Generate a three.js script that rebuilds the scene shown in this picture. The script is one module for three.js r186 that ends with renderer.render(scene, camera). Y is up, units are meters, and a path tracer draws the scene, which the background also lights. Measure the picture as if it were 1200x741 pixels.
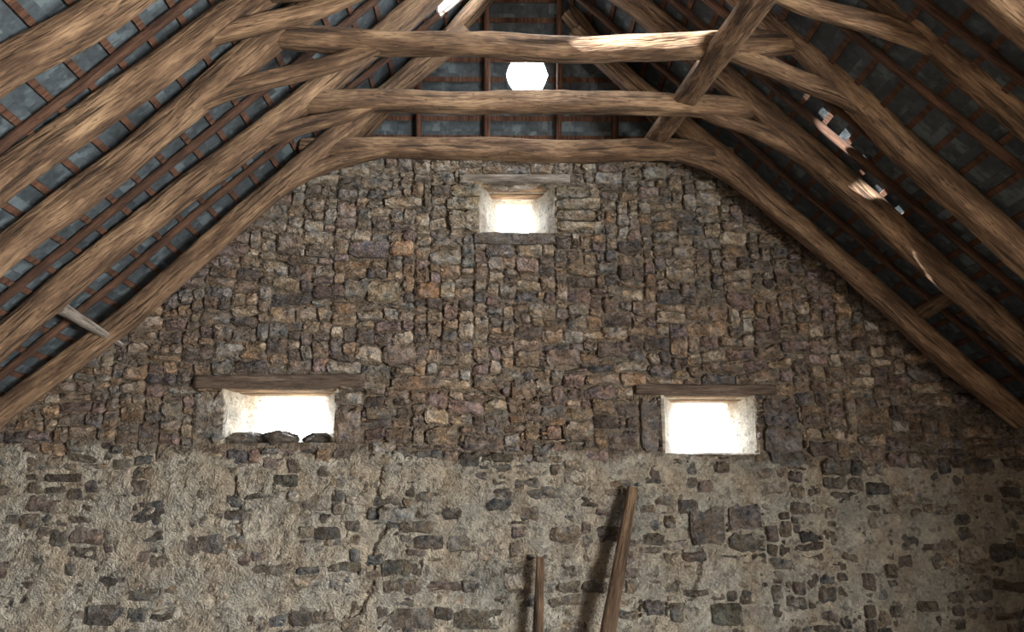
import * as THREE from 'three';
import { mergeGeometries } from 'three/addons/utils/BufferGeometryUtils.js';
import { Brush, Evaluator, SUBTRACTION } from 'three-bvh-csg';
import { RectAreaLightUniformsLib } from 'three/addons/lights/RectAreaLightUniformsLib.js';

// ------------------------------------------------------------------ camera, sky, sun, daylight
const F = 960, scene = new THREE.Scene();
const camera = new THREE.PerspectiveCamera(2 * Math.atan(370.5 / F) * 180 / Math.PI, 1200 / 741, 0.05, 200);
const pitch = Math.atan(235 / F), yaw = -10 / F * Math.cos(pitch);
camera.position.set(0, 1.6, 8);
camera.rotation.set(pitch, yaw, 0, 'YXZ');
camera.updateMatrixWorld(true);

scene.background = new THREE.Color().setRGB(0.93, 0.97, 1.0);   // bright hazy sky
scene.backgroundIntensity = 29;

const sun = new THREE.DirectionalLight(new THREE.Color().setRGB(1, 0.96, 0.9), 45);
const SUN = new THREE.Vector3(-0.72, 0.5, 0.32).normalize();
sun.position.copy(SUN).multiplyScalar(30).add(new THREE.Vector3(0, 3, 4));
sun.target.position.set(0, 3, 4);
sun.castShadow = true;
Object.assign(sun.shadow.camera, { left: -14, right: 14, top: 14, bottom: -14, near: 1, far: 70 });
sun.shadow.mapSize.set(4096, 4096);
scene.add(sun, sun.target);

RectAreaLightUniformsLib.init();
// daylight in the wide cart door of the long wall on the right, out of the picture
const DOOR = { z0: 7.2, z1: 12.8, h: 2.15, x: 6.28 };
const doorLight = new THREE.RectAreaLight(new THREE.Color().setRGB(1, 0.97, 0.92), 68, DOOR.z1 - DOOR.z0, DOOR.h);
doorLight.position.set(DOOR.x - 0.02, DOOR.h / 2, (DOOR.z0 + DOOR.z1) / 2);
doorLight.lookAt(0, DOOR.h / 2, (DOOR.z0 + DOOR.z1) / 2);
scene.add(doorLight);
const renderer = new THREE.WebGLRenderer({ antialias: true });
renderer.toneMapping = THREE.LinearToneMapping;
renderer.toneMappingExposure = 1.17;
renderer.shadowMap.enabled = true;

// ------------------------------------------------------------------ helpers
function rng(seed) { let s = seed | 0; return () => { s = (s + 0x6d2b79f5) | 0; let t = Math.imul(s ^ (s >>> 15), 1 | s); t = (t + Math.imul(t ^ (t >>> 7), 61 | t)) ^ t; return ((t ^ (t >>> 14)) >>> 0) / 4294967296; }; }
const lerp = THREE.MathUtils.lerp, clamp = THREE.MathUtils.clamp, sstep = THREE.MathUtils.smoothstep;
function hash(x, y, z) { let h = Math.imul(x, 374761393) ^ Math.imul(y, 668265263) ^ Math.imul(z, 2147483647 - 1013); h = Math.imul(h ^ (h >>> 13), 1274126177); h = Math.imul(h ^ (h >>> 16), 2246822519); return ((h ^ (h >>> 15)) >>> 0) / 4294967296; }
// value noise, -1..1; period p > 0 makes it tile
function noise(x, y, z = 0, px = 0, py = 0) {
  const xi = Math.floor(x), yi = Math.floor(y), zi = Math.floor(z), fx = x - xi, fy = y - yi, fz = z - zi;
  const u = fx * fx * (3 - 2 * fx), v = fy * fy * (3 - 2 * fy), w = fz * fz * (3 - 2 * fz);
  const X = (a) => (px ? ((a % px) + px) % px : a), Y = (a) => (py ? ((a % py) + py) % py : a);
  const c = (i, j, k) => hash(X(xi + i), Y(yi + j), zi + k);
  const a = lerp(lerp(c(0, 0, 0), c(1, 0, 0), u), lerp(c(0, 1, 0), c(1, 1, 0), u), v);
  if (fz === 0) return a * 2 - 1;
  return lerp(a, lerp(lerp(c(0, 0, 1), c(1, 0, 1), u), lerp(c(0, 1, 1), c(1, 1, 1), u), v), w) * 2 - 1;
}
function fbm(x, y, z = 0, o = 4) { let s = 0, a = 0.5, t = 0; for (let i = 0; i < o; i++) { s += a * noise(x, y, z + i * 7); t += a; a *= 0.5; x *= 2.03; y *= 2.03; } return s / t; }
function tfbm(u, v, fx, fy, seed, o = 4) { let s = 0, a = 0.5, t = 0; for (let i = 0; i < o; i++) { s += a * noise(u * fx, v * fy, seed + i * 3, fx, fy); t += a; a *= 0.55; fx *= 2; fy *= 2; } return s / t; }

// a point on the photograph (1200 x 741) to the point at depth z in the room
const invR = camera.matrixWorld.clone();
function at(px, py, z) {
  const d = new THREE.Vector3((px - 600) / F, -(py - 370.5) / F, -1).transformDirection(invR), c = camera.position;
  return d.multiplyScalar((z - c.z) / d.z).add(c);
}
function toPixel(p) { const q = p.clone().project(camera); return [(q.x + 1) * 600, (1 - q.y) * 370.5]; }

const used = new Map();
function numbered(n) { const k = used.get(n) ?? 0; used.set(n, k + 1); return k ? n + '_' + String(k).padStart(3, '0') : n; }
function shade(o) { o.castShadow = true; o.receiveShadow = true; return o; }
function part(name, geo, mat, parent) { const m = shade(new THREE.Mesh(geo, mat)); m.name = name; parent.add(m); return m; }
function top(name, label, category, extra = {}) { const g = new THREE.Group(); g.name = numbered(name); g.userData = { label, category, ...extra }; scene.add(g); return g; }
function structure(name, label, category) { return top(name, label, category, { kind: 'structure' }); }

// ------------------------------------------------------------------ textures and materials
function texture(n, fn, srgb, m = n) {
  const d = new Uint8Array(n * m * 4);
  for (let j = 0; j < m; j++) for (let i = 0; i < n; i++) { const c = fn(i / n, j / m), k = (j * n + i) * 4; d[k] = clamp(c[0], 0, 1) * 255; d[k + 1] = clamp(c[1], 0, 1) * 255; d[k + 2] = clamp(c[2], 0, 1) * 255; d[k + 3] = 255; }
  const t = new THREE.DataTexture(d, n, m); t.wrapS = t.wrapT = THREE.RepeatWrapping; t.magFilter = THREE.LinearFilter; t.minFilter = THREE.LinearMipmapLinearFilter; t.generateMipmaps = true;
  if (srgb) t.colorSpace = THREE.SRGBColorSpace; t.needsUpdate = true; return t;
}
function scaled(t, rx, ry) { const c = t.clone(); c.repeat.set(rx, ry); c.needsUpdate = true; return c; }

// stone grain: a grey-to-white multiplier for the stone colours
const stoneMap = texture(512, (u, v) => {
  const a = tfbm(u, v, 6, 6, 1, 5), b = tfbm(u, v, 24, 24, 9, 3), r = tfbm(u, v, 5, 5, 31, 3);
  const pale = sstep(tfbm(u, v, 7, 7, 13, 4), 0.2, 0.55), dk = sstep(tfbm(u, v, 9, 9, 17, 4), 0.25, 0.6), g = 0.74 + 0.24 * a + 0.2 * b + 0.22 * pale - 0.25 * dk, w = 0.07 * r;
  return [g + w, g, g - w * 1.3];
}, true);
const grit = texture(512, (u, v) => { const g = 0.5 + 0.32 * tfbm(u, v, 8, 8, 3, 5) + 0.22 * tfbm(u, v, 48, 48, 5, 2); return [g, g, g]; });
const plasterMap = texture(512, (u, v) => {
  const a = tfbm(u, v, 5, 5, 41, 5), b = tfbm(u, v, 32, 32, 43, 3), s = sstep(tfbm(u, v, 14, 14, 47, 3), 0.25, 0.5);
  const g = 0.84 + 0.13 * a + 0.13 * b - 0.16 * s, w = 0.035 * tfbm(u, v, 4, 4, 53, 2);
  return [g + w, g, g - w];
}, true);
// wood: u runs along the timber, v round it
function woodTexture(seed, dark, mid, pale) {
  return texture(512, (u, v) => {
    const warp = 0.03 * tfbm(u, v, 3, 3, seed + 5, 2);
    const g = tfbm(u, v + warp, 7, 30, seed, 4), fine = tfbm(u, v + warp, 22, 100, seed + 20, 3), patch = tfbm(u, v, 5, 7, seed + 40, 4);
    const crack = sstep(tfbm(u, v + warp, 3, 34, seed + 60, 2), 0.42, 0.55), pit = sstep(tfbm(u, v, 30, 50, seed + 80, 2), 0.4, 0.65);
    let t = 0.5 + 0.34 * g + 0.42 * fine + 0.62 * patch; t = clamp(t, 0, 1);
    const c = t < 0.5 ? dark.map((d, i) => lerp(d, mid[i], t * 2)) : mid.map((d, i) => lerp(d, pale[i], t * 2 - 1));
    return c.map((x) => x * (1 - 0.34 * crack) * (1 - 0.25 * pit));
  }, true);
}
const woodBump = texture(512, (u, v) => { const w = 0.03 * tfbm(u, v, 3, 3, 5, 2); const g = 0.58 + 0.26 * tfbm(u, v + w, 7, 30, 0, 4) + 0.2 * tfbm(u, v + w, 22, 100, 20, 3) + 0.2 * tfbm(u, v, 5, 7, 40, 4) - 0.35 * sstep(tfbm(u, v + w, 3, 34, 60, 2), 0.42, 0.55); return [g, g, g]; });
const oakMap = woodTexture(0, [0.33, 0.26, 0.205], [0.52, 0.425, 0.34], [0.73, 0.625, 0.505]);
const redMap = woodTexture(100, [0.22, 0.15, 0.12], [0.36, 0.245, 0.19], [0.47, 0.34, 0.27]);
const greyMap = woodTexture(200, [0.40, 0.37, 0.34], [0.58, 0.55, 0.52], [0.76, 0.74, 0.71]);
const slateMap = texture(512, (u, v) => {
  const a = tfbm(u, v, 5, 5, 71, 5), b = tfbm(u, v, 20, 20, 73, 3), pale = sstep(tfbm(u, v, 6, 9, 79, 4), 0.12, 0.5);
  const g = 0.30 + 0.09 * a + 0.07 * b;
  return [lerp(g * 0.92, 0.47, pale * 0.7), lerp(g * 1.05, 0.53, pale * 0.7), lerp(g * 1.14, 0.56, pale * 0.7)];
}, true);

const std = (o) => new THREE.MeshStandardMaterial({ roughness: 0.92, metalness: 0, ...o });
const M = {
  stone: std({ vertexColors: true, map: scaled(stoneMap, 2, 2), bumpMap: scaled(grit, 2.2, 2.2), bumpScale: 0.04 }),
  mortar: std({ vertexColors: true, map: scaled(plasterMap, 1.4, 1.4), bumpMap: scaled(grit, 1.7, 1.7), bumpScale: 0.06 }),
  plaster: std({ color: new THREE.Color().setRGB(0.62, 0.55, 0.44), map: scaled(plasterMap, 1.7, 1.7), bumpMap: scaled(grit, 3, 3), bumpScale: 0.016 }),
  oak: std({ map: scaled(oakMap, 0.55, 1), bumpMap: scaled(woodBump, 0.55, 1), bumpScale: 0.022, color: new THREE.Color().setRGB(0.86, 0.83, 0.80) }),
  pole: std({ map: scaled(oakMap, 0.55, 1), bumpMap: scaled(woodBump, 0.55, 1), bumpScale: 0.02, color: new THREE.Color().setRGB(0.52, 0.50, 0.47) }),
  red: std({ map: scaled(redMap, 0.7, 2), bumpMap: scaled(woodBump, 0.7, 2), bumpScale: 0.006 }),
  lintel: std({ map: scaled(greyMap, 0.8, 2), bumpMap: scaled(woodBump, 0.8, 2), bumpScale: 0.01, color: new THREE.Color().setRGB(0.42, 0.34, 0.29) }),
  grey: std({ map: scaled(greyMap, 0.8, 2), bumpMap: scaled(woodBump, 0.8, 2), bumpScale: 0.008 }),
  board: std({ map: scaled(oakMap, 0.8, 2), bumpMap: scaled(woodBump, 0.8, 2), bumpScale: 0.006, color: new THREE.Color().setRGB(1, 0.95, 0.85) }),
  slate: std({ map: scaled(slateMap, 1, 1), bumpMap: scaled(grit, 2, 2), bumpScale: 0.004, roughness: 0.8 }),
  sill: std({ color: new THREE.Color().setRGB(0.30, 0.25, 0.20), map: scaled(stoneMap, 2, 2), bumpMap: scaled(grit, 2.4, 2.4), bumpScale: 0.02 }),
  dark: std({ map: scaled(redMap, 0.7, 2), bumpMap: scaled(woodBump, 0.7, 2), bumpScale: 0.008, color: new THREE.Color().setRGB(0.78, 0.84, 0.84) }),
  dirt: std({ color: new THREE.Color().setRGB(0.36, 0.29, 0.21), map: scaled(plasterMap, 0.8, 0.8), bumpMap: scaled(grit, 1, 1), bumpScale: 0.03 }),
  diffusingGlass: new THREE.MeshPhysicalMaterial({ color: 0xffffff, transmission: 0.6, thickness: 0, roughness: 1 }),  // rough pane, made to scatter the sun instead of casting a patch
  glass: new THREE.MeshPhysicalMaterial({ color: 0xffffff, transmission: 1, thickness: 0, roughness: 0.05, ior: 1.5 }),
};

// ------------------------------------------------------------------ the room's planes
// undersides of the roof battens: left y = LA + LB x, right y = RA - RB x, half hip z = HZ + HK (y - HY)
const LA = 7.242, LB = 0.957, RA = 7.579, RB = 0.99, HY = 5.3, HZ = -0.35, HK = 0.419;
const RX = (RA - LA) / (LB + RB), RY = LA + LB * RX;
const roofY = (x) => Math.min(LA + LB * x, RA - RB * x);
const hipZ = (y) => HZ + HK * (y - HY);
const WALLTOP = 5.25, XL = -5.35, XR = 5.55, ZB = 15;

function boxGeo(x0, x1, y0, y1, z0, z1, n = 1) {
  const g = new THREE.BoxGeometry(x1 - x0, y1 - y0, z1 - z0, n, n, n); g.translate((x0 + x1) / 2, (y0 + y1) / 2, (z0 + z1) / 2);
  const p = g.attributes.position, nn = g.attributes.normal, uv = g.attributes.uv;
  for (let i = 0; i < p.count; i++) { const ax = Math.abs(nn.getX(i)), ay = Math.abs(nn.getY(i)); uv.setXY(i, ax > 0.5 ? p.getZ(i) : p.getX(i), ay > 0.5 ? p.getZ(i) : p.getY(i)); }
  return g;
}

// ------------------------------------------------------------------ windows in the gable: inner and outer openings
function opening(px0, py0, px1, py1, ox0, ox1, oy0, oy1) {   // inner opening on the wall face, outer opening at the back of the wall
  const a = at(px0, py0, 0), b = at(px1, py1, 0), c = at(ox0, oy0, -0.6), d = at(ox1, oy1, -0.6);
  return { x0: a.x, x1: b.x, y1: a.y, y0: b.y, ox0: c.x, ox1: d.x, oy1: Math.min(c.y, a.y), oy0: Math.max(d.y, b.y) };
}
const WIN = [
  opening(262, 456, 391, 520, 308, 379, 476, 516),
  opening(777, 464, 889, 533, 790, 850, 478, 531),
  opening(562, 216, 651, 273, 586, 620, 236, 275),
];
const LINTEL = [[228, 440, 428, 456], [744, 451, 908, 464], [539, 205, 668, 216]].map(([a, b, c, d]) => { const p = at(a, b, 0), q = at(c, d, 0); return { x0: p.x, x1: q.x, y1: p.y, y0: q.y }; });

// ------------------------------------------------------------------ floor, ground, walls out of view
{
  const g = structure('ground', 'bare earth ground around the barn', 'ground');
  part('earth', boxGeo(-40, 40, -0.5, -0.06, -40, 50), M.dirt, g);
  const f = structure('floor', 'trodden earth floor of the barn', 'floor');
  part('earth', boxGeo(XL - 0.6, XR + 0.6, -0.3, 0, -0.6, ZB + 0.5), M.dirt, f);
  const l = structure('wall_left', 'long low rubble wall carrying the rafters', 'wall');
  part('masonry', boxGeo(XL - 0.6, XL, 0, LA + LB * XL + 0.02, -0.6, ZB + 0.5), M.sill, l);
  const r = structure('wall_right', 'long low rubble wall with a wide cart door', 'wall');
  const rt = RA - RB * XR + 0.02;
  part('masonry', mergeGeometries([boxGeo(XR, XR + 0.75, 0, rt, -0.6, DOOR.z0), boxGeo(XR, XR + 0.75, 0, rt, DOOR.z1, ZB + 0.5)]), M.sill, r);
  const b = structure('wall_front', 'plain closed gable wall at the other end of the barn', 'wall');
  const s = new THREE.Shape([[XL - 0.6, 0], [XR + 0.6, 0], [XR + 0.6, rt - 0.5], [RX, RY], [XL - 0.6, LA + LB * (XL - 0.6)]].map((p) => new THREE.Vector2(...p)));
  const eg = new THREE.ExtrudeGeometry(s, { depth: 0.5, bevelEnabled: false }); eg.translate(0, 0, ZB);
  part('masonry', eg, M.sill, b);
}

// ------------------------------------------------------------------ the rubble gable wall
const wall = structure('wall_back', 'rubble stone gable wall with three small splayed openings, lower part smeared with lime mortar', 'wall');
const R1 = rng(11);
// where the lime mortar stops, and how far it stands proud of the wall plane
const mortarTop = (x) => 2.17 + 0.05 * noise(x * 0.9, 3.3) + 0.06 * noise(x * 4, 8.1) - 0.012 * x;
const CRACKS = [[[446, 548], [441, 570], [446, 600], [458, 612], [440, 640], [436, 655], [440, 678], [424, 715], [408, 745]], [[424, 455], [423, 490], [425, 520], [437, 540]], [[455, 430], [465, 470], [452, 500], [460, 530]], [[276, 560], [280, 610], [289, 650]], [[815, 610], [820, 650], [812, 700]]]
  .map((l) => l.map(([x, y]) => at(x, y, 0)));
function crackAt(x, y) {
  let d = 9;
  for (const l of CRACKS) for (let i = 0; i + 1 < l.length; i++) { const a = l[i], b = l[i + 1], vx = b.x - a.x, vy = b.y - a.y, t = clamp(((x - a.x) * vx + (y - a.y) * vy) / (vx * vx + vy * vy), 0, 1); d = Math.min(d, Math.hypot(x - a.x - vx * t, y - a.y - vy * t)); }
  return d;
}
function limeAmount(x, y) { return sstep(mortarTop(x) - y + 0.05 * noise(x * 9, y * 9, 4.5), -0.05, 0.05); }
function mortarZ(x, y) {
  const lime = limeAmount(x, y);
  const low = -0.024 + 0.016 * noise(x * 7, y * 7, 2.5) + 0.01 * noise(x * 19, y * 19, 2.9);
  const bare = 0.5 * noise(x * 0.8 + 3, y * 0.8, 6.5) + 0.7 * noise(x * 2.1, y * 2.4, 1.5);
  const high = 0.031 - 0.012 * sstep(x, 1.6, 3.2) + 0.028 * bare + 0.024 * noise(x * 5.5, y * 6.5, 9.5) + 0.016 * noise(x * 15, y * 15, 3.5) + 0.014 * noise(x * 27, y * 27, 3.7);
  let z = lerp(low, high, lime);
  const c = crackAt(x + 0.02 * noise(x * 12, y * 12, 1.2), y + 0.02 * noise(x * 12, y * 12, 5.2));
  if (lime > 0.5) z -= 0.06 * (1 - sstep(c, 0.004, 0.022));
  return z;
}
{
  // wall core with the three openings
  const top0 = WALLTOP - 0.03, sx = (top0 - LA) / LB, ex = (RA - top0) / RB;
  const s = new THREE.Shape([[XL - 0.6, 0], [XR + 0.6, 0], [XR + 0.6, RA - RB * (XR + 0.6)], [ex, top0], [sx, top0], [XL - 0.6, LA + LB * (XL - 0.6)]].map((p) => new THREE.Vector2(...p)));
  for (const w of WIN) s.holes.push(new THREE.Path([[w.x0, w.y0], [w.x1, w.y0], [w.x1, w.y1], [w.x0, w.y1]].map((p) => new THREE.Vector2(...p))));
  const g = new THREE.ExtrudeGeometry(s, { depth: 0.5, bevelEnabled: false }); g.translate(0, 0, -0.6);
  part('core', g, M.plaster, wall);

  // mortar bed: a fine relief, earth coloured above and lime coloured below
  const lines = (from, to, cuts, step) => { const c = [from, ...cuts.filter((v) => v > from && v < to).sort((a, b) => a - b), to], o = []; for (let i = 0; i + 1 < c.length; i++) { const n = Math.max(1, Math.round((c[i + 1] - c[i]) / step)); for (let k = 0; k < n; k++) o.push(lerp(c[i], c[i + 1], k / n)); } o.push(to); return o; };
  const xs = lines(XL, XR, WIN.flatMap((w) => [w.x0, w.x1]), 0.019), ys = lines(0, WALLTOP, WIN.flatMap((w) => [w.y0, w.y1]), 0.019);
  const P = [], C = [], U = [], I = [];
  for (const y of ys) for (const x of xs) {
    P.push(x, y, mortarZ(x, y)); U.push(x, y);
    const t = limeAmount(x, y), v = 0.14 * noise(x * 3, y * 3, 12.5) + 0.14 * noise(x * 13, y * 13, 14.5) + 0.1 * noise(x * 29, y * 29, 18.5), st = sstep(noise(x * 1.7, y * 1.9, 22.5), 0.25, 0.7);
    const lime = [0.515, 0.465, 0.375].map((c, i) => lerp(c, [0.35, 0.33, 0.275][i], st)), earth = [0.30, 0.24, 0.18];
    for (let i = 0; i < 3; i++) C.push(Math.max(0.03, lerp(earth[i], lime[i], t) * (1 + v)));
  }
  const nx = xs.length;
  for (let j = 0; j + 1 < ys.length; j++) for (let i = 0; i + 1 < nx; i++) {
    const mx = (xs[i] + xs[i + 1]) / 2, my = (ys[j] + ys[j + 1]) / 2;
    if (my > roofY(mx) - 0.02 || WIN.some((w) => mx > w.x0 && mx < w.x1 && my > w.y0 && my < w.y1)) continue;
    const a = j * nx + i; I.push(a, a + 1, a + nx + 1, a, a + nx + 1, a + nx);
  }
  const h = new THREE.BufferGeometry(); h.setAttribute('position', new THREE.Float32BufferAttribute(P, 3)); h.setAttribute('color', new THREE.Float32BufferAttribute(C, 3)); h.setAttribute('uv', new THREE.Float32BufferAttribute(U, 2)); h.setIndex(I); h.computeVertexNormals();
  part('mortar', h, M.mortar, wall).userData = { label: 'earth mortar in the upper joints, pale lime mortar over the lower wall' };
}

// one rubble stone: outline points on the wall, standing out to z with a chamfer
function stoneGeo(outline, z, color, rand, rough = 1, depth = 0.1) {
  const n = outline.length, P = [], U = [], C = [];
  let cx = 0, cy = 0; for (const [x, y] of outline) { cx += x / n; cy += y / n; }
  const tx = (rand() - 0.5) * 0.22 * rough, ty = (rand() - 0.6) * 0.28 * rough, inset = 0.14 + 0.16 * rand();
  const r0 = outline.map(([x, y]) => [x, y, -depth]);
  const r1 = outline.map(([x, y]) => [x, y, z - (0.012 + 0.022 * rand()) * rough + (x - cx) * tx + (y - cy) * ty]);
  const r2 = outline.map(([x, y]) => { const k = inset + 0.12 * rand(), X = lerp(x, cx, k), Y = lerp(y, cy, k); return [X, Y, z + (X - cx) * tx + (Y - cy) * ty + (rand() - 0.5) * 0.03 * rough]; });
  const mid = [cx + (rand() - 0.5) * 0.03, cy + (rand() - 0.5) * 0.02, z + (rand() - 0.4) * 0.016 * rough];
  const ou = rand() * 7, ov = rand() * 7;
  const tri = (a, b, c) => { for (const p of [a, b, c]) { P.push(...p); U.push(p[0] + ou + p[2] * 0.6, p[1] + ov + p[2] * 0.6); C.push(...color); } };
  for (let i = 0; i < n; i++) { const j = (i + 1) % n; tri(r0[i], r0[j], r1[j]); tri(r0[i], r1[j], r1[i]); tri(r1[i], r1[j], r2[j]); tri(r1[i], r2[j], r2[i]); tri(r2[i], r2[j], mid); }
  const g = new THREE.BufferGeometry(); g.setAttribute('position', new THREE.Float32BufferAttribute(P, 3)); g.setAttribute('uv', new THREE.Float32BufferAttribute(U, 2)); g.setAttribute('color', new THREE.Float32BufferAttribute(C, 3)); g.computeVertexNormals();
  return g;
}
// an irregular outline, counter-clockwise, for the cell [x0, x1] x [y0, y1]
function outlineOf(x0, x1, y0, y1, rand, gap, warp = 1) {
  const w = x1 - x0, h = y1 - y0, c = () => 0.05 + 0.38 * rand() * rand() + 0.08 * rand(), jit = 0.14, rot = (rand() - 0.5) * 0.2 * warp, o = [];
  const push = (u, v) => o.push([x0 + gap + (w - 2 * gap) * clamp(u, 0, 1), y0 + gap + (h - 2 * gap) * clamp(v, 0, 1)]);
  const j = () => (rand() - 0.5) * 2 * jit;
  let a = c(), b = c() * 1.1; push(0, b); push(a, 0);
  if (w > 0.15) push(0.5 + j(), rand() * 0.16);
  a = c(); b = c(); push(1 - a, 0); push(1, b);
  a = c(); b = c(); push(1, 1 - b); push(1 - a, 1);
  if (w > 0.15) push(0.5 + j(), 1 - rand() * 0.2);
  a = c(); b = c(); push(a, 1); push(0, 1 - b);
  const mx = (x0 + x1) / 2, my = (y0 + y1) / 2;
  for (const p of o) { const dx = p[0] - mx, dy = p[1] - my; p[0] = mx + dx - rot * dy; p[1] = my + dy + rot * dx; }
  return o.map(([x, y]) => [x + warp * (0.03 * noise(x * 1.7, y * 1.7, 31.5) + 0.03 * noise(x * 5.5, y * 5.5, 35.5)), y + warp * (0.045 * noise(x * 1.1, y * 2, 41.5) + 0.026 * noise(x * 5, y * 5, 45.5))]);
}
const PALETTE = [[0.40, 0.31, 0.24], [0.34, 0.26, 0.205], [0.44, 0.35, 0.265], [0.31, 0.26, 0.22], [0.36, 0.265, 0.235], [0.27, 0.22, 0.195], [0.50, 0.40, 0.29], [0.42, 0.30, 0.205], [0.24, 0.215, 0.205], [0.37, 0.335, 0.29], [0.55, 0.46, 0.36], [0.32, 0.24, 0.22], [0.22, 0.18, 0.16], [0.45, 0.33, 0.235]];
const LOWPALETTE = [[0.28, 0.245, 0.20], [0.22, 0.195, 0.165], [0.33, 0.285, 0.23], [0.28, 0.225, 0.195], [0.40, 0.34, 0.27], [0.23, 0.22, 0.20], [0.44, 0.385, 0.31]];
const stones = [];
function addStone(outline, z, color, rand, rough, label) {
  let cx = 0, cy = 0; for (const [x, y] of outline) { cx += x / outline.length; cy += y / outline.length; }
  const xs = outline.map((p) => p[0]), ys = outline.map((p) => p[1]), [u, v] = toPixel(new THREE.Vector3(cx, cy, 0));
  const inView = u > 4 && u < 1196 && v > 190 && v < 736;
  stones.push({ geo: stoneGeo(outline, z, color, rand, rough), area: (inView ? 1 : 0.0001) * (Math.max(...xs) - Math.min(...xs)) * (Math.max(...ys) - Math.min(...ys)), label });
}
{
  const CELL = 0.041, NX = Math.ceil((XR - XL) / CELL), NY = Math.ceil(WALLTOP / CELL), full = new Uint8Array(NX * NY), owner = new Int32Array(NX * NY); let count = 0;
  const block = (x0, x1, y0, y1, pad = 0) => { for (let j = Math.max(0, Math.round((y0 - pad) / CELL)); j < Math.min(NY, Math.round((y1 + pad) / CELL)); j++) for (let i = Math.max(0, Math.round((x0 - pad - XL) / CELL)); i < Math.min(NX, Math.round((x1 + pad - XL) / CELL)); i++) full[j * NX + i] = 1; };
  WIN.forEach((w) => block(w.x0, w.x1, w.y0, w.y1)); LINTEL.forEach((w) => block(w.x0, w.x1, w.y0, w.y1));
  for (const w of WIN) block(w.x0 - 0.02, w.x1 + 0.02, w.y0 - 0.02, w.y1);
  // stones that can be picked out on the photograph: pixel box, how proud, colour
  const own = [
    [457, 282, 484, 302, .05, [.42, .27, .17]], [432, 330, 467, 357, .05, [.40, .33, .24]], [489, 331, 516, 351, .05, [.40, .26, .17]], [516, 331, 533, 350, .06, [.52, .46, .36]], [402, 326, 431, 350, .04, [.30, .27, .23]],
    [452, 232, 494, 244, .06, [.50, .42, .32]], [410, 283, 456, 303, .04, [.27, .23, .23]], [326, 272, 353, 300, .04, [.26, .21, .17]], [360, 286, 388, 302, .04, [.28, .23, .18]],
    [524, 232, 562, 247, .05, [.52, .46, .35]], [526, 247, 562, 272, .07, [.48, .41, .31]], [528, 217, 562, 232, .05, [.50, .44, .34]], [652, 220, 690, 233, .05, [.52, .46, .37]], [652, 233, 703, 247, .06, [.52, .46, .37]], [652, 247, 698, 260, .05, [.48, .42, .34]], [653, 260, 705, 272, .05, [.46, .39, .30]],
    [697, 203, 729, 217, .06, [.44, .43, .41]], [682, 188, 698, 201, .05, [.55, .50, .42]], [752, 197, 781, 211, .06, [.36, .35, .31]], [556, 273, 650, 287, .03, [.30, .27, .25]], [570, 287, 602, 303, .04, [.28, .25, .24]],
    [460, 441, 516, 458, .05, [.38, .27, .19]], [424, 428, 456, 457, .04, [.29, .25, .20]], [429, 477, 465, 492, .05, [.30, .25, .20]], [500, 499, 536, 522, .05, [.36, .28, .20]], [556, 439, 590, 460, .05, [.36, .27, .19]], [452, 502, 480, 520, .05, [.30, .23, .18]], [450, 405, 488, 430, .04, [.27, .21, .17]],
    [600, 445, 628, 470, .05, [.36, .27, .20]], [604, 412, 632, 432, .05, [.38, .30, .22]], [615, 494, 632, 516, .05, [.38, .30, .21]], [660, 494, 696, 518, .05, [.33, .27, .21]], [640, 500, 658, 516, .05, [.34, .24, .19]], [700, 400, 738, 420, .04, [.28, .22, .19]], [640, 410, 680, 430, .04, [.30, .23, .19]],
    [229, 458, 260, 522, .03, [.30, .265, .22]], [393, 460, 424, 476, .05, [.34, .30, .25]], [393, 476, 422, 522, .045, [.33, .265, .22]], [750, 466, 774, 534, .03, [.26, .23, .21]], [893, 466, 934, 500, .045, [.25, .21, .19]], [895, 500, 940, 533, .045, [.22, .19, .175]],
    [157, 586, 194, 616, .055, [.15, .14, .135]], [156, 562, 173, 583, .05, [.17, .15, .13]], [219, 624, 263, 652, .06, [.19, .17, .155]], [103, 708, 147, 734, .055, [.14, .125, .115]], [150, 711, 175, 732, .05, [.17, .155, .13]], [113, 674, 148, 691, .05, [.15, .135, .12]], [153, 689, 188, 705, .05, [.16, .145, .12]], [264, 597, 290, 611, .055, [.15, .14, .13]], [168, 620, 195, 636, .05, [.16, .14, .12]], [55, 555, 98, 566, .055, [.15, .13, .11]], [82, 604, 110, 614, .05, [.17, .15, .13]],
    [446, 594, 486, 613, .11, [.34, .33, .30]], [484, 627, 520, 645, .05, [.20, .165, .135]], [525, 627, 552, 648, .05, [.22, .20, .17]], [448, 655, 485, 677, .045, [.17, .16, .13]], [570, 583, 600, 600, .055, [.15, .14, .125]], [540, 530, 562, 548, .05, [.16, .15, .13]], [577, 530, 602, 543, .055, [.17, .155, .12]], [370, 617, 403, 634, .05, [.15, .14, .125]], [375, 658, 424, 672, .05, [.18, .165, .13]], [320, 556, 350, 572, .05, [.16, .16, .13]], [455, 712, 510, 738, .055, [.21, .185, .155]], [533, 712, 590, 738, .05, [.22, .20, .16]], [340, 714, 366, 735, .05, [.17, .15, .13]],
    [806, 592, 850, 640, .055, [.22, .19, .165]], [852, 590, 892, 622, .055, [.21, .18, .165]], [853, 624, 890, 648, .05, [.20, .18, .15]], [832, 706, 870, 734, .06, [.13, .125, .10]], [754, 702, 778, 722, .05, [.20, .17, .15]], [784, 706, 802, 730, .045, [.18, .165, .14]], [936, 622, 958, 637, .06, [.12, .12, .12]], [752, 558, 775, 568, .05, [.16, .15, .13]], [606, 592, 632, 612, .045, [.24, .20, .16]], [902, 528, 945, 548, .055, [.15, .145, .13]], [793, 585, 818, 603, .055, [.16, .15, .14]],
  ];
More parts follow.
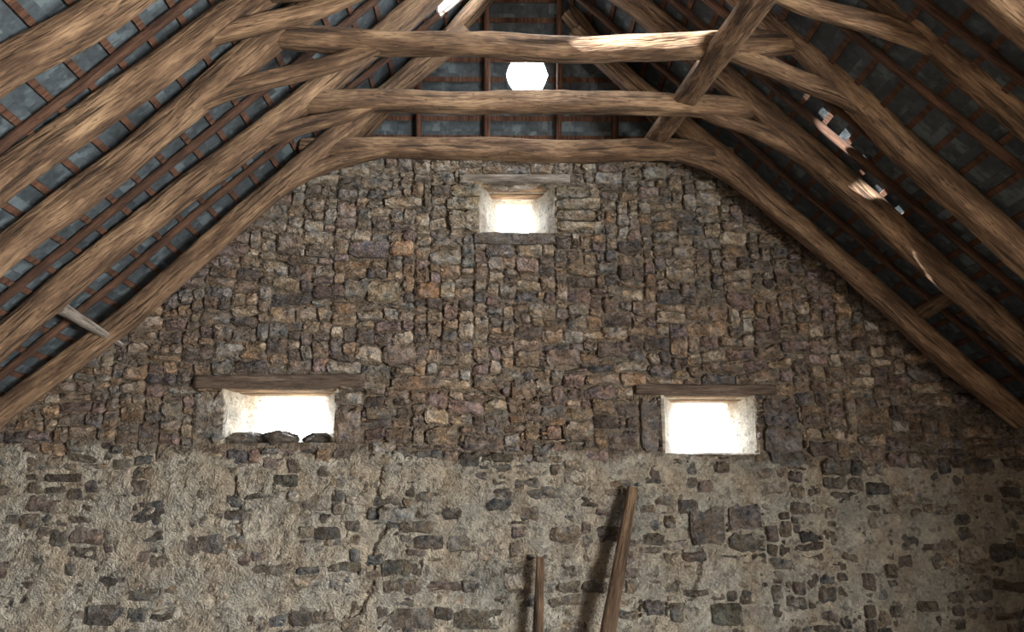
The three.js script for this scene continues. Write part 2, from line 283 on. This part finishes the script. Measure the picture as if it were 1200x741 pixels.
  for (const [a, b, c, d, z, col] of own) {
    const p = at(a, b, 0), q = at(c, d, 0); block(p.x, q.x, q.y, p.y);
    addStone(outlineOf(p.x, q.x, q.y, p.y, R1, 0.004, 0), z, col.map((v) => v * 1.22), R1, 0.6);
  }
  for (let j = 0; j < NY; j++) for (let i = 0; i < NX; i++) {
    if (full[j * NX + i]) continue;
    const big = R1() < 0.16, y0 = j * CELL, x0 = XL + i * CELL;
    let w = Math.round(big ? 6 + R1() * 5 : 3.6 + R1() * 4.4), h = Math.round(big ? 3 + R1() * 1.6 : 2.1 + R1() * 1.7);
    let room = 1; while (i + room < NX && !full[j * NX + i + room]) room++;
    const joint = (c) => j > 0 && i + c < NX && owner[(j - 1) * NX + i + c - 1] !== owner[(j - 1) * NX + i + c];      // break the bond with the course below
    const fits = (c) => c >= 2 && (room - c === 0 || room - c >= 3);
    let ww = Math.min(w, room);
    for (const c of [w, w + 1, w - 1, w + 2, w - 2, w + 3]) if (c <= room && fits(c) && !joint(c)) { ww = c; break; }
    if (room < 11 && !fits(ww)) ww = room > 7 ? room >> 1 : room;
    if (ww <= 2) h = R1() < 0.5 ? 1 : 2;
    let hh = 1; grow: while (hh < h && j + hh < NY) { for (let k = 0; k < ww; k++) if (full[(j + hh) * NX + i + k]) break grow; hh++; }
    for (let b = 0; b < hh; b++) for (let a = 0; a < ww; a++) { full[(j + b) * NX + i + a] = 1; owner[(j + b) * NX + i + a] = count; }
    count++;
    const x1 = x0 + ww * CELL, y1 = y0 + hh * CELL, cx = (x0 + x1) / 2, cy = (y0 + y1) / 2;
    const r = R1(), r2 = R1(), r3 = R1();
    if (cy > roofY(cx) - 0.06) continue;
    const low = limeAmount(cx, cy) > 0.5, pal = low ? LOWPALETTE : PALETTE;
    let z = low ? -0.015 + 0.075 * r : 0.0 + 0.045 * r;
    if (low && z < mortarZ(cx, cy) - 0.028) continue;
    const hi = sstep(cy + 0.5 * noise(cx * 1.5, cy * 1.5, 61.5), 3.9, 4.9) * (r2 < 0.5 ? 1 : 0.35);     // pale stones near the top, lightened further in place of light from above
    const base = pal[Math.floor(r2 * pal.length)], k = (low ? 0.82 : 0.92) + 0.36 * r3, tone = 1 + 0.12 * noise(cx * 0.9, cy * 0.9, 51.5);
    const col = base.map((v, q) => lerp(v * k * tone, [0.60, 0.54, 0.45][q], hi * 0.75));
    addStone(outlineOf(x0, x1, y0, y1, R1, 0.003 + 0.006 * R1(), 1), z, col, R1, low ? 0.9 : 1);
  }
  stones.sort((a, b) => b.area - a.area);
  stones.slice(0, 300).forEach((s) => part('stone', s.geo, M.stone, wall));
  part('rubble_stones', mergeGeometries(stones.slice(300).map((s) => s.geo)), M.stone, wall).userData = { kind: 'stuff', label: 'smaller rubble stones of the gable wall' };
}

// ------------------------------------------------------------------ timbers
// a hewn timber along points; cross-section a rounded rectangle, d in the plane square to "side", w along "side"
function timberGeo(pts, d, w, o = {}) {
  const { side = new THREE.Vector3(0, 0, 1), seed = 1, rough = 1, taper = 1, square = 5, n = 20, step = 0.055, pinch = 1 } = o;
  const curve = new THREE.CatmullRomCurve3(pts, false, 'centripetal'), len = curve.getLength(), m = Math.max(2, Math.round(len / step));
  const P = [], U = [], I = [], per = 2 * (d + w);
  for (let i = 0; i <= m; i++) {
    const t = i / m, c = curve.getPointAt(t), T = curve.getTangentAt(t), A = new THREE.Vector3().crossVectors(side, T).normalize(), B = new THREE.Vector3().crossVectors(T, A).normalize();
    const s = lerp(1, taper, t) * lerp(pinch, 1, sstep(Math.min(t, 1 - t) * len, 0, 0.35)) * (1 + 0.09 * rough * noise(t * len * 1.3, seed * 3.7, 1.5)), sway = 0.026 * rough;
    c.addScaledVector(A, sway * noise(t * len * 1.1, seed * 5.1, 2.5)).addScaledVector(B, sway * noise(t * len * 1.1, seed * 6.3, 4.5));
    for (let k = 0; k <= n; k++) {
      const a = (k % n) / n * Math.PI * 2, ca = Math.cos(a), sa = Math.sin(a), q = Math.pow(Math.pow(Math.abs(ca), square) + Math.pow(Math.abs(sa), square), -1 / square);
      const b = 1 + rough * (0.07 * noise(ca * 1.6 + seed * 9, sa * 1.6, t * len * 0.9 + 0.3) + 0.06 * noise(ca * 3 + seed, sa * 3, t * len * 4 + 0.3) + 0.035 * noise(ca * 6 + seed, sa * 6, t * len * 10 + 0.3));
      const p = c.clone().addScaledVector(A, ca * q * b * s * d / 2).addScaledVector(B, sa * q * b * s * w / 2);
      P.push(p.x, p.y, p.z); U.push(t * len + seed * 0.37, k / n * per + seed * 0.21);
    }
  }
  for (let i = 0; i < m; i++) for (let k = 0; k < n; k++) { const a = i * (n + 1) + k, b = a + n + 1; I.push(a, b, a + 1, a + 1, b, b + 1); }
  for (const [row, flip] of [[0, false], [m, true]]) {
    const c0 = P.length / 3, c = row ? curve.getPointAt(1) : curve.getPointAt(0); P.push(c.x, c.y, c.z); U.push(0.05, 0.05);
    for (let k = 0; k < n; k++) { const a = row * (n + 1) + k; flip ? I.push(c0, a + 1, a) : I.push(c0, a, a + 1); }
  }
  let g = new THREE.BufferGeometry(); g.setAttribute('position', new THREE.Float32BufferAttribute(P, 3)); g.setAttribute('uv', new THREE.Float32BufferAttribute(U, 2)); g.setIndex(I);
  g.computeVertexNormals();
  return g;
}
const px = (list, z) => list.map(([x, y]) => at(x, y, z));
const onLeft = (y, z, down) => new THREE.Vector3((y - LA + down) / LB, y, z), onRight = (y, z, down) => new THREE.Vector3((RA - down - y) / RB, y, z);
const DOWN = 0.28;
// [left z, left pixels from the eaves up, right z, right pixels, collar pixels and z, brace pixels, sizes]
const TRUSS = [
  { label: 'roof truss standing against the rubble gable wall, its collar level with the wall top', lz: 0.35, l: [[0, 486], [140, 380], [230, 302], [300, 240], [375, 176]], rz: 0.35, r: [[1200, 494], [1100, 407], [1000, 320], [900, 236], [840, 182]],
    c: [[352, 168], [440, 172], [560, 174], [680, 176], [780, 176], [858, 182]], cz: 0.35, bl: [[292, 246], [340, 214], [385, 194], [430, 182], [480, 173]], br: [[926, 258], [880, 224], [840, 200], [800, 184], [760, 175]], cs: [0.2, 0.18] },
  { label: 'roof truss second from the gable wall, with a stout slightly bowed collar', lz: 1.27, l: [[0, 402], [100, 318], [200, 238], [300, 160], [360, 114]], rz: 1.27, r: [[1200, 404], [1100, 316], [1000, 228], [900, 138], [860, 100]],
    c: [[338, 118], [420, 120], [520, 122], [640, 120], [760, 122], [890, 128]], cz: 1.27, bl: [[272, 184], [310, 163], [350, 150], [400, 138], [450, 121]], br: [[980, 208], [930, 176], [880, 150], [840, 138], [800, 122]], cs: [0.19, 0.17] },
  { label: 'roof truss third from the gable wall, its knotty collar sunlit at one end', lz: 2.17, l: [[0, 300], [80, 238], [160, 174], [240, 108], [320, 42]], rz: 2.17, r: [[1200, 300], [1100, 206], [1000, 112], [900, 18]],
    c: [[300, 40], [380, 46], [470, 52], [560, 54], [640, 58], [740, 56], [840, 54], [930, 52]], cz: 2.17, bl: [[200, 142], [250, 112], [310, 92], [380, 76], [455, 52]], br: [[1036, 150], [990, 116], [945, 96], [900, 76], [835, 54]], cs: [0.185, 0.18] },
  { label: 'roof truss fourth from the gable wall, braces rising to a collar overhead', lz: 2.75, l: [[0, 212], [90, 146], [180, 86], [250, 34], [290, 2]], rz: 3.05, r: [[1200, 132], [1120, 62], [1040, -6]],
    c: null, bl: [[175, 88], [232, 48], [300, 30], [370, 12], [430, -8]], br: [[1130, 75], [1085, 48], [1030, 28], [960, 10], [890, -10]], cs: [0.16, 0.15] },
  { label: 'roof truss fifth from the gable wall with broad pale rafters', lz: 3.5, l: [[0, 80], [75, 40], [140, 2]], rz: 3.75, r: [[1200, 24], [1160, -10]], c: null, bl: null, br: null, cs: [0.16, 0.15] },
];
TRUSS.forEach((t, i) => {
  const g = top('roof_truss', t.label, 'roof truss', { group: 'timber roof trusses of the barn' });
  const L = px(t.l, t.lz), Rr = px(t.r, t.rz), lo = 2.32;
  const extend = (a, end, side) => {           // run the rafter on to the wall plate and up to the ridge, easing to the roof slope
    const eave = side < 0 ? onLeft(lo, a[0].z, DOWN) : onRight(lo, a[0].z, DOWN);
    const pts = a.slice(); if (a[0].y - eave.y > 0.15) pts.unshift(eave);
    pts.push(end); return pts;
  };
  const apex = (z, s) => new THREE.Vector3(RX + s * 0.07, RY - 0.27, z);
  let la = apex(t.lz, -1), ra = apex(t.rz, 1);
  if (i === 0) { la = onLeft(6.55, t.lz, 0.3); ra = onRight(6.55, t.rz, 0.3); }
  const wide = [0.19, 0.21, 0.21, 0.21, 0.21][i];
  part('rafter', timberGeo(extend(L, la, -1), 0.205, wide, { seed: 11 + i, taper: 0.95 }), M.oak, g);
  part('rafter', timberGeo(extend(Rr, ra, 1), 0.205, wide, { seed: 31 + i, taper: 0.95 }), M.oak, g);
  const cz = (t.lz + t.rz) / 2;
  const collar = t.c ? px(t.c, t.cz) : [new THREE.Vector3(-2.0, 5.32, t.lz), new THREE.Vector3(0, 5.36, cz), new THREE.Vector3(2.25, 5.32, t.rz)];
  part('collar_beam', timberGeo(collar, t.cs[0], t.cs[1], { seed: 51 + i, rough: 1.15, pinch: 0.78 }), M.oak, g);
  if (t.bl) part('brace', timberGeo(px(t.bl, t.lz), 0.15, 0.13, { seed: 71 + i, taper: 0.7, pinch: 0.65 }), M.oak, g);
  if (t.br) part('brace', timberGeo(px(t.br, t.rz), 0.15, 0.13, { seed: 91 + i, taper: 0.7, pinch: 0.65 }), M.oak, g);
});
// long wind brace slanting back through the trusses
{
  const g = top('wind_brace', 'straight squared timber slanting across the collars from the ridge to the gable wall', 'timber');
  const a = at(850, 52, 2.36), b = at(762, 172, 0.14), d = a.clone().sub(b);
  g.position.copy(b);
  const p = [b.clone().addScaledVector(d, -0.04), b.clone().lerp(a, 0.5), a.clone().addScaledVector(d, 0.42)].map((v) => v.sub(b));
  part('timber', timberGeo(p, 0.2, 0.13, { seed: 7, rough: 0.35, square: 6, side: new THREE.Vector3(0.25, 0.5, 1).normalize() }), M.oak, g);
}

// ------------------------------------------------------------------ roofs: battens, common rafters, slates
const RS = rng(77);
const SKYLIGHTS = { left: [{ z0: 0.52, z1: 0.86, y0: 6.6, y1: 7.0 }, { z0: 2.95, z1: 3.22, y0: 6.25, y1: 7.0 }], right: [{ z0: 1.4, z1: 2.04, y0: 6.45, y1: 7.12 }, { z0: 2.32, z1: 2.94, y0: 6.45, y1: 7.12 }], hip: [{ x: 0.24, y: 6.23, r: 0.215 }] };  // right pair is added, out of view, to brighten the wall top
function slope(side) {
  const s = side < 0 ? 1 : -1, ang = Math.atan(side < 0 ? LB : RB), yOf = (x) => (side < 0 ? LA + LB * x : RA - RB * x);
  const name = side < 0 ? 'roof_left' : 'roof_right';
  const g = structure(name, side < 0 ? 'slate roof slope with roof lights, seen from below between rafters' : 'darker slate roof slope with two added roof lights by the ridge', 'roof');
  // local frame: a along the slope upwards from the eaves, z along the barn, n outwards
  const ex = side < 0 ? XL - 0.3 : XR + 0.3, e = new THREE.Vector3(ex, yOf(ex), 0), up = new THREE.Vector3(s * Math.cos(ang), Math.sin(ang), 0), out = new THREE.Vector3(-s * Math.sin(ang), Math.cos(ang), 0);
  const len = (RY - e.y) / Math.sin(ang), zNear = 4.9;
  const basis = new THREE.Matrix4().makeBasis(up, out, new THREE.Vector3().crossVectors(up, out)), zs = new THREE.Vector3().crossVectors(up, out).z;
  const put = (geo, a, n, z, tilt = 0, twist = 0) => { const m = new THREE.Matrix4().copy(basis).setPosition(e.clone().addScaledVector(up, a).addScaledVector(out, n).setZ(z)); const q = geo.clone(); q.applyMatrix4(new THREE.Matrix4().makeRotationFromEuler(new THREE.Euler(0, twist, tilt))); q.applyMatrix4(m); return q; };
  const gauge = 0.26, rows = Math.ceil(len / gauge);
  const lights = side < 0 ? SKYLIGHTS.left : SKYLIGHTS.right;
  const yAt = (a) => e.y + a * Math.sin(ang);
  const hipEnd = (y) => (y < HY ? -0.7 : hipZ(y) + 0.02);
  // battens
  for (let i = 1; i <= rows; i++) {
    const a = i * gauge - 0.04; if (a > len - 0.05) continue;
    const z0 = hipEnd(yAt(a)); let spans = [[z0, zNear]];
    for (const l of lights) if (yAt(a) > l.y0 && yAt(a) < l.y1) spans = spans.flatMap(([p, q]) => (l.z1 < p || l.z0 > q ? [[p, q]] : [[p, l.z0], [l.z1, q]].filter(([c, d]) => d - c > 0.05)));
    for (const [p, q] of spans) { const geo = boxGeo(-0.024, 0.024, 0, 0.028, -(q - p) / 2, (q - p) / 2); part('batten', put(geo, a, 0, (p + q) / 2, 0, (RS() - 0.5) * 0.004), M.red, g); }
  }
  // common rafters under the battens
  const cr = side < 0 ? [-0.05, 0.62, 1.55, 1.93, 2.95, 3.43, 3.95, 4.5] : [-0.05, 0.62, 1.6, 1.93, 2.72, 3.35, 4.1, 4.6];
  cr.forEach((z, k) => { const y1 = Math.min(RY - 0.06, z < 0.53 ? HY + (z - HZ) / HK - 0.1 : RY, ...lights.filter((l) => z > l.z0 - 0.04 && z < l.z1 + 0.04).map((l) => l.y0 - 0.02)), a1 = (y1 - e.y) / Math.sin(ang); const p = (a) => e.clone().addScaledVector(up, a).addScaledVector(out, -0.034).setZ(z);
    part('common_rafter', timberGeo([p(0), p(a1 * 0.5), p(a1)], 0.065, 0.06, { seed: 200 + k + side * 20, rough: 0.5, square: 5, n: 12, step: 0.2 }), M.dark, g); });
  // slates: each a thin slab; the largest in view are pieces of their own
  const wS = 0.26, lS = 0.6, list = [], base = boxGeo(-lS / 2, lS / 2, 0, 0.007, -wS / 2, wS / 2);
  for (let i = 0; i < rows + 1; i++) for (let k = -4; ; k++) {
    const a = i * gauge + lS / 2 - 0.02, z = k * wS + (i % 2 ? wS / 2 : 0); if (z > zNear + 0.1) break;
    const y = yAt(a), am = i * gauge + 0.1, ym = yAt(am);
    if (z < hipEnd(ym) - 0.16) continue; if (y > RY + 0.25) continue;
    if (lights.some((l) => z > l.z0 - 0.1 && z < l.z1 + 0.1 && y + 0.18 > l.y0 && y - 0.18 < l.y1)) continue;
    const geo = put(base, a, 0.034, z, -0.034, (RS() - 0.5) * 0.02), uo = RS() * 5, vo = RS() * 5, uv = geo.attributes.uv; for (let q = 0; q < uv.count; q++) uv.setXY(q, uv.getX(q) + uo, uv.getY(q) + vo);
    const c = e.clone().addScaledVector(up, am).setZ(z), [u, v] = toPixel(c), vis = u > 5 && u < 1195 && v > 5 && v < 560 && c.z < 7;
    list.push({ geo, key: vis ? c.distanceTo(camera.position) : 99 });
  }
  list.sort((a, b) => a.key - b.key);
  const alone = side < 0 ? 290 : 290;
  list.slice(0, alone).forEach((t) => part('slate', t.geo, M.slate, g));
  part('slate_courses', mergeGeometries(list.slice(alone).map((t) => t.geo)), M.slate, g).userData = { kind: 'stuff', label: 'remaining courses of roofing slate' };
  // behind the camera the slope goes on as plain boarding
  part('boarding', put(boxGeo(-len / 2, len / 2 + 0.05, 0.02, 0.06, -(ZB + 0.5 - zNear) / 2, (ZB + 0.5 - zNear) / 2), len / 2, 0, (zNear + ZB + 0.5) / 2), M.red, g);
  // frames and panes of the roof lights
  lights.forEach((l, k) => {
    const w = structure('window_' + (side < 0 ? 4 + k : 6 + k), side > 0 ? (k ? 'added unseen roof light by the ridge in the darker slope, farther from the half hip' : 'added unseen roof light by the ridge in the darker slope, closer to the half hip') : k ? 'larger glazed roof light near the ridge between two trusses' : 'small glazed roof light high beside the half hip', 'roof light');
    const a0 = (l.y0 - e.y) / Math.sin(ang), a1 = (l.y1 - e.y) / Math.sin(ang), am = (a0 + a1) / 2, zm = (l.z0 + l.z1) / 2, h = (a1 - a0) / 2, d = (l.z1 - l.z0) / 2;
    part('frame', mergeGeometries([put(boxGeo(-h - 0.03, h + 0.03, 0, 0.07, d, d + 0.03), am, 0, zm), put(boxGeo(-h - 0.03, h + 0.03, 0, 0.07, -d - 0.03, -d), am, 0, zm), put(boxGeo(h, h + 0.03, 0, 0.07, -d, d), am, 0, zm), put(boxGeo(-h - 0.03, -h, 0, 0.07, -d, d), am, 0, zm)]), M.grey, w);
    part('flashing', mergeGeometries([put(boxGeo(-h - 0.3, h + 0.3, 0.062, 0.066, d - 0.01, d + 0.24), am, 0, zm), put(boxGeo(-h - 0.3, h + 0.3, 0.062, 0.066, -d - 0.24, -d + 0.01), am, 0, zm), put(boxGeo(h - 0.01, h + 0.36, 0.062, 0.066, -d, d), am, 0, zm), put(boxGeo(-h - 0.36, -h + 0.01, 0.062, 0.066, -d, d), am, 0, zm)]), M.slate, w);
    part('pane', put(boxGeo(-h, h, 0.05, 0.054, -d, d), am, 0, zm), k || side > 0 ? M.glass : M.diffusingGlass, w);
  });
}
slope(-1); slope(1);
{
  const g = structure('roof_hip', 'half-hipped slate roof end leaning in above the gable wall', 'roof');
  const up = new THREE.Vector3(0, 1, HK).normalize(), ex = new THREE.Vector3(1, 0, 0), out = new THREE.Vector3().crossVectors(up, ex).negate();   // out points away from the room
  if (out.z > 0) out.negate();
  const e = new THREE.Vector3(0, HY - 0.1, hipZ(HY - 0.1)), len = (RY - e.y) / up.y;
  const right = new THREE.Vector3().crossVectors(up, out), put = (geo, x, a, n, tilt = 0) => { const q = geo.clone(); q.applyMatrix4(new THREE.Matrix4().makeRotationFromEuler(new THREE.Euler(0, 0, tilt))); q.applyMatrix4(new THREE.Matrix4().makeBasis(up, out, right).setPosition(e.clone().addScaledVector(up, a).addScaledVector(out, n).setX(x))); return q; };
  const yAt = (a) => e.y + a * up.y, xl = (y) => (y - LA) / LB, xr = (y) => (RA - y) / RB, hole = SKYLIGHTS.hip[0];
  for (let a = 0.04; a < len - 0.1; a += 0.205) {
    const y = yAt(a), dy = Math.abs(y - hole.y); let spans = [[xl(y) + 0.02, xr(y) - 0.02]];
    if (dy < hole.r * 0.6) spans = [[spans[0][0], hole.x - hole.r - 0.02], [hole.x + hole.r + 0.02, spans[0][1]]];
    for (const [p, q] of spans) part('batten', put(boxGeo(-0.026, 0.026, 0, 0.028, -(q - p) / 2, (q - p) / 2), (p + q) / 2, a, 0), M.red, g);
  }
  [-0.93, -0.19, 0.585, 1.2].forEach((x, k) => { const y1 = Math.min(LA + LB * x, RA - RB * x) - 0.05, a1 = (y1 - e.y) / up.y, p = (a) => e.clone().addScaledVector(up, a).addScaledVector(out, -0.035).setX(x);
    part('common_rafter', timberGeo([p(0.1), p(a1 / 2), p(a1)], 0.06, 0.065, { seed: 300 + k, rough: 0.4, square: 5, n: 12, step: 0.2, side: ex }), M.red, g); });
  // the two hip rafters in the angles between the slopes
  const hip = (y, s, dn) => new THREE.Vector3(s < 0 ? xl(y) : xr(y), y, hipZ(y)).add(new THREE.Vector3(-s * 0.08, -dn, 0.12));
  part('hip_rafter', timberGeo([hip(5.1, -1, 0.12), hip(6.2, -1, 0.12), hip(7.3, -1, 0.12)], 0.16, 0.17, { seed: 401 }), M.oak, g);
  part('hip_rafter', timberGeo([hip(5.1, 1, 0.12), hip(6.0, 1, 0.12), hip(6.85, 1, 0.1)], 0.16, 0.15, { seed: 402 }), M.oak, g);
  const wS = 0.235, lS = 0.46, base = boxGeo(-lS / 2, lS / 2, 0, 0.007, -wS / 2, wS / 2);
  const evaluator = new Evaluator(); evaluator.useGroups = false;
  const rag = new THREE.CylinderGeometry(hole.r, hole.r, 0.6, 28, 1), rp = rag.attributes.position;
  for (let q = 0; q < rp.count; q++) { const X = rp.getX(q), Z = rp.getZ(q), an = Math.atan2(Z, X), b = 1 + 0.07 * noise(Math.cos(an) * 3 + 5, Math.sin(an) * 3, 2.5); rp.setX(q, X * b); rp.setZ(q, Z * b); }
  rag.applyMatrix4(new THREE.Matrix4().makeBasis(up, out, right).setPosition(hole.x, hole.y, hipZ(hole.y))); rag.computeVertexNormals();
  const cutter = new Brush(rag); cutter.updateMatrixWorld();
  for (let i = -1; i < len / 0.205 + 1; i++) for (let k = -12; k < 13; k++) {
    const a = i * 0.205 + lS / 2 + 0.06, x = k * wS + (i % 2 ? wS / 2 : 0), y = yAt(a - 0.13), yc = yAt(a);
    if (x < xl(y) - 0.14 || x > xr(y) + 0.14 || yc > RY + 0.2) continue;
    const geo = put(base, x, a, 0.034, -0.034), uo = RS() * 5, uv = geo.attributes.uv; for (let q = 0; q < uv.count; q++) uv.setXY(q, uv.getX(q) + uo, uv.getY(q) + uo * 0.7);
    if (Math.abs(x - hole.x) < hole.r + 0.14 && Math.abs(yc - hole.y) < hole.r + 0.3) {      // slates cut to a round edge, giving the opening the shape of its glow
      const b = new Brush(geo.clone()); b.updateMatrixWorld(); const cut = evaluator.evaluate(b, cutter, SUBTRACTION).geometry;
      if (cut.attributes.position.count > 11) part('slate', cut, M.slate, g);
    } else part('slate', geo, M.slate, g);
  }
  // ridge cap
  const rg = new THREE.Shape([[-0.22, -0.2], [0, 0.03], [0.22, -0.2], [0.22, -0.16], [0, 0.09], [-0.22, -0.16]].map((p) => new THREE.Vector2(...p)));
  const cap = new THREE.ExtrudeGeometry(rg, { depth: ZB + 0.5 - 0.3, bevelEnabled: false }); cap.translate(RX, RY + 0.05, 0.3);
  const r = structure('roof_ridge', 'ridge capping along the top of the slate roof', 'ridge cap'); part('cap', cap, M.slate, r);
}

// ------------------------------------------------------------------ the three gable openings
function wedge(w, side, seed) {   // rough splayed jamb (or sill) of one opening
  const g = new THREE.BoxGeometry(1, 1, 1, 2, 10, 12), p = g.attributes.position, uv = g.attributes.uv;
  for (let i = 0; i < p.count; i++) {
    const u = p.getX(i) + 0.5, v = p.getY(i) + 0.5, d = 0.5 - p.getZ(i);      // u 1 = the visible face, d 0 = front
    let x, y, z = lerp(-0.015, -0.6, d);
    const bump = (u > 0.75 ? 1 : 0) * (0.022 * noise(v * 4 + seed, d * 5, 3.5) + 0.012 * noise(v * 9 + seed, d * 11, 8.5)) * (0.4 + 0.6 * Math.min(1, d * 4));
    if (side === 'left' || side === 'right') {
      const a = side === 'left' ? w.x0 : w.x1, b = side === 'left' ? w.ox0 : w.ox1, s = side === 'left' ? 1 : -1;
      const face = lerp(a, b, d) + s * (0.003 + bump), back = a - s * 0.02;
      x = lerp(back, face, u); y = lerp(w.y0 - 0.01, w.y1 + 0.01, v); uv.setXY(i, z, y);
    } else {
      const face = lerp(w.y0, w.oy0, d) + 0.002 + bump; y = lerp(w.y0 - 0.02, face, u); x = lerp(w.x0 - 0.01, w.x1 + 0.01, v); uv.setXY(i, x, z);
    }
    p.setXYZ(i, x, y, z);
  }
  g.computeVertexNormals(); return g;
}
const WNAMES = ['splayed opening in the gable with rubble heaped on its sill', 'splayed opening in the gable with bright clean sill', 'small splayed opening under the collar beams with a grey weathered lintel'];
WIN.forEach((w, k) => {
  const g = structure('window_' + (k + 1), WNAMES[k], 'window');
  part('jamb', wedge(w, 'left', 3 + k * 7), M.plaster, g); part('jamb', wedge(w, 'right', 5 + k * 7), M.plaster, g); part('sill', wedge(w, 'sill', 9 + k * 7), M.sill, g);
  const l = LINTEL[k], rr = rng(500 + k);
  // lintel beam on the wall face and the boards behind it that roof the embrasure
  part('lintel', timberGeo([new THREE.Vector3(l.x0, (l.y0 + l.y1) / 2, -0.06), new THREE.Vector3((l.x0 + l.x1) / 2, (l.y0 + l.y1) / 2 + 0.004, -0.06), new THREE.Vector3(l.x1, (l.y0 + l.y1) / 2 + 0.008, -0.06)], l.y1 - l.y0, 0.2, { seed: 600 + k, rough: 0.3, square: 8 }), k === 2 ? M.grey : M.lintel, g);
  [[-0.04, -0.24], [-0.255, -0.42], [-0.43, -0.61]].forEach(([z1, z0], q) => { const dy = [0.0, -0.008, 0.006][q] + 0.004 * rr();
    part('lintel_board', timberGeo([new THREE.Vector3(w.x0 - 0.02, w.y1 + 0.02 + dy, (z0 + z1) / 2), new THREE.Vector3((w.x0 + w.x1) / 2, w.y1 + 0.018 + dy, (z0 + z1) / 2), new THREE.Vector3(w.x1 + 0.02, w.y1 + 0.02 + dy, (z0 + z1) / 2)], 0.045, z1 - z0, { seed: 620 + k * 3 + q, rough: 0.12, square: 10 }), M.board, g); });
});
{ // rubble on the sill of the first opening
  const w = WIN[0], R = rng(909), g = scene.getObjectByName('window_1');
  for (let i = 0; i < 16; i++) {
    const x = i < 11 ? lerp(w.x0 + 0.1, w.x0 + 0.6, R()) : lerp(w.x1 - 0.3, w.x1 - 0.08, R()), s = 0.05 + 0.06 * R(), geo = new THREE.IcosahedronGeometry(s, 1), p = geo.attributes.position;
    for (let q = 0; q < p.count; q++) { const b = 1 + 0.35 * noise(p.getX(q) * 22 + i, p.getY(q) * 22, p.getZ(q) * 22 + 0.5); p.setXYZ(q, p.getX(q) * b * 1.3, p.getY(q) * b * 0.75, p.getZ(q) * b); }
    const c = LOWPALETTE[i % 6]; geo.setAttribute('color', new THREE.Float32BufferAttribute(Array.from({ length: p.count * 3 }, (_, q) => c[q % 3]), 3));
    geo.computeVertexNormals(); geo.translate(x, w.y0 + 0.03 + 0.3 * s, lerp(-0.05, -0.3, R())); part('stone', geo, M.stone, g);
  }
}

// ------------------------------------------------------------------ poles leaning on the wall, struts lodged between rafters
function pole(label, topPx, botPx, zb, d, seed) {
  const a = at(...topPx, 0.17), b = at(...botPx, zb), t = (b.y - 0.03) / (a.y - b.y), foot = b.clone().addScaledVector(b.clone().sub(a), t);
  const g = top('wooden_pole', label, 'pole'); g.position.copy(foot);
  part('pole', timberGeo([foot, foot.clone().lerp(a, 0.5).add(new THREE.Vector3(0.012, 0, 0)), a].map((v) => v.clone().sub(foot)), d, d * 0.9, { seed, taper: 0.6, square: 2.6 }), M.pole, g);
}
pole('long weathered pole leaning on the lime-smeared wall', [742, 572], [712, 745], 0.36, 0.16, 81);
pole('short pole with a cut top leaning on the lime-smeared wall', [632, 653], [627, 745], 0.26, 0.115, 82);
{
  const g = top('short_strut', 'pale pointed strut lodged between two rafters on the roof-light side', 'strut'), a = at(70, 360, 1.05), b = at(143, 404, 0.2); g.position.copy(a);
  part('strut', timberGeo([new THREE.Vector3(), b.clone().sub(a).multiplyScalar(0.5), b.clone().sub(a)], 0.13, 0.1, { seed: 83, taper: 0.35, side: new THREE.Vector3(0, 1, 0.3).normalize() }), M.grey, g);
  const h = top('short_strut', 'short block of timber wedged between two rafters of the darker roof slope', 'strut'), c = at(1120, 346, 1.0), d = at(1080, 368, 0.4); h.position.copy(c);
  part('strut', timberGeo([new THREE.Vector3(), d.clone().sub(c).multiplyScalar(0.5), d.clone().sub(c)], 0.13, 0.11, { seed: 84, side: new THREE.Vector3(0, 1, 0.3).normalize() }), M.oak, h);
}
scene.traverse((o) => { if (o.isMesh) { o.castShadow = true; o.receiveShadow = true; } });
renderer.render(scene, camera);
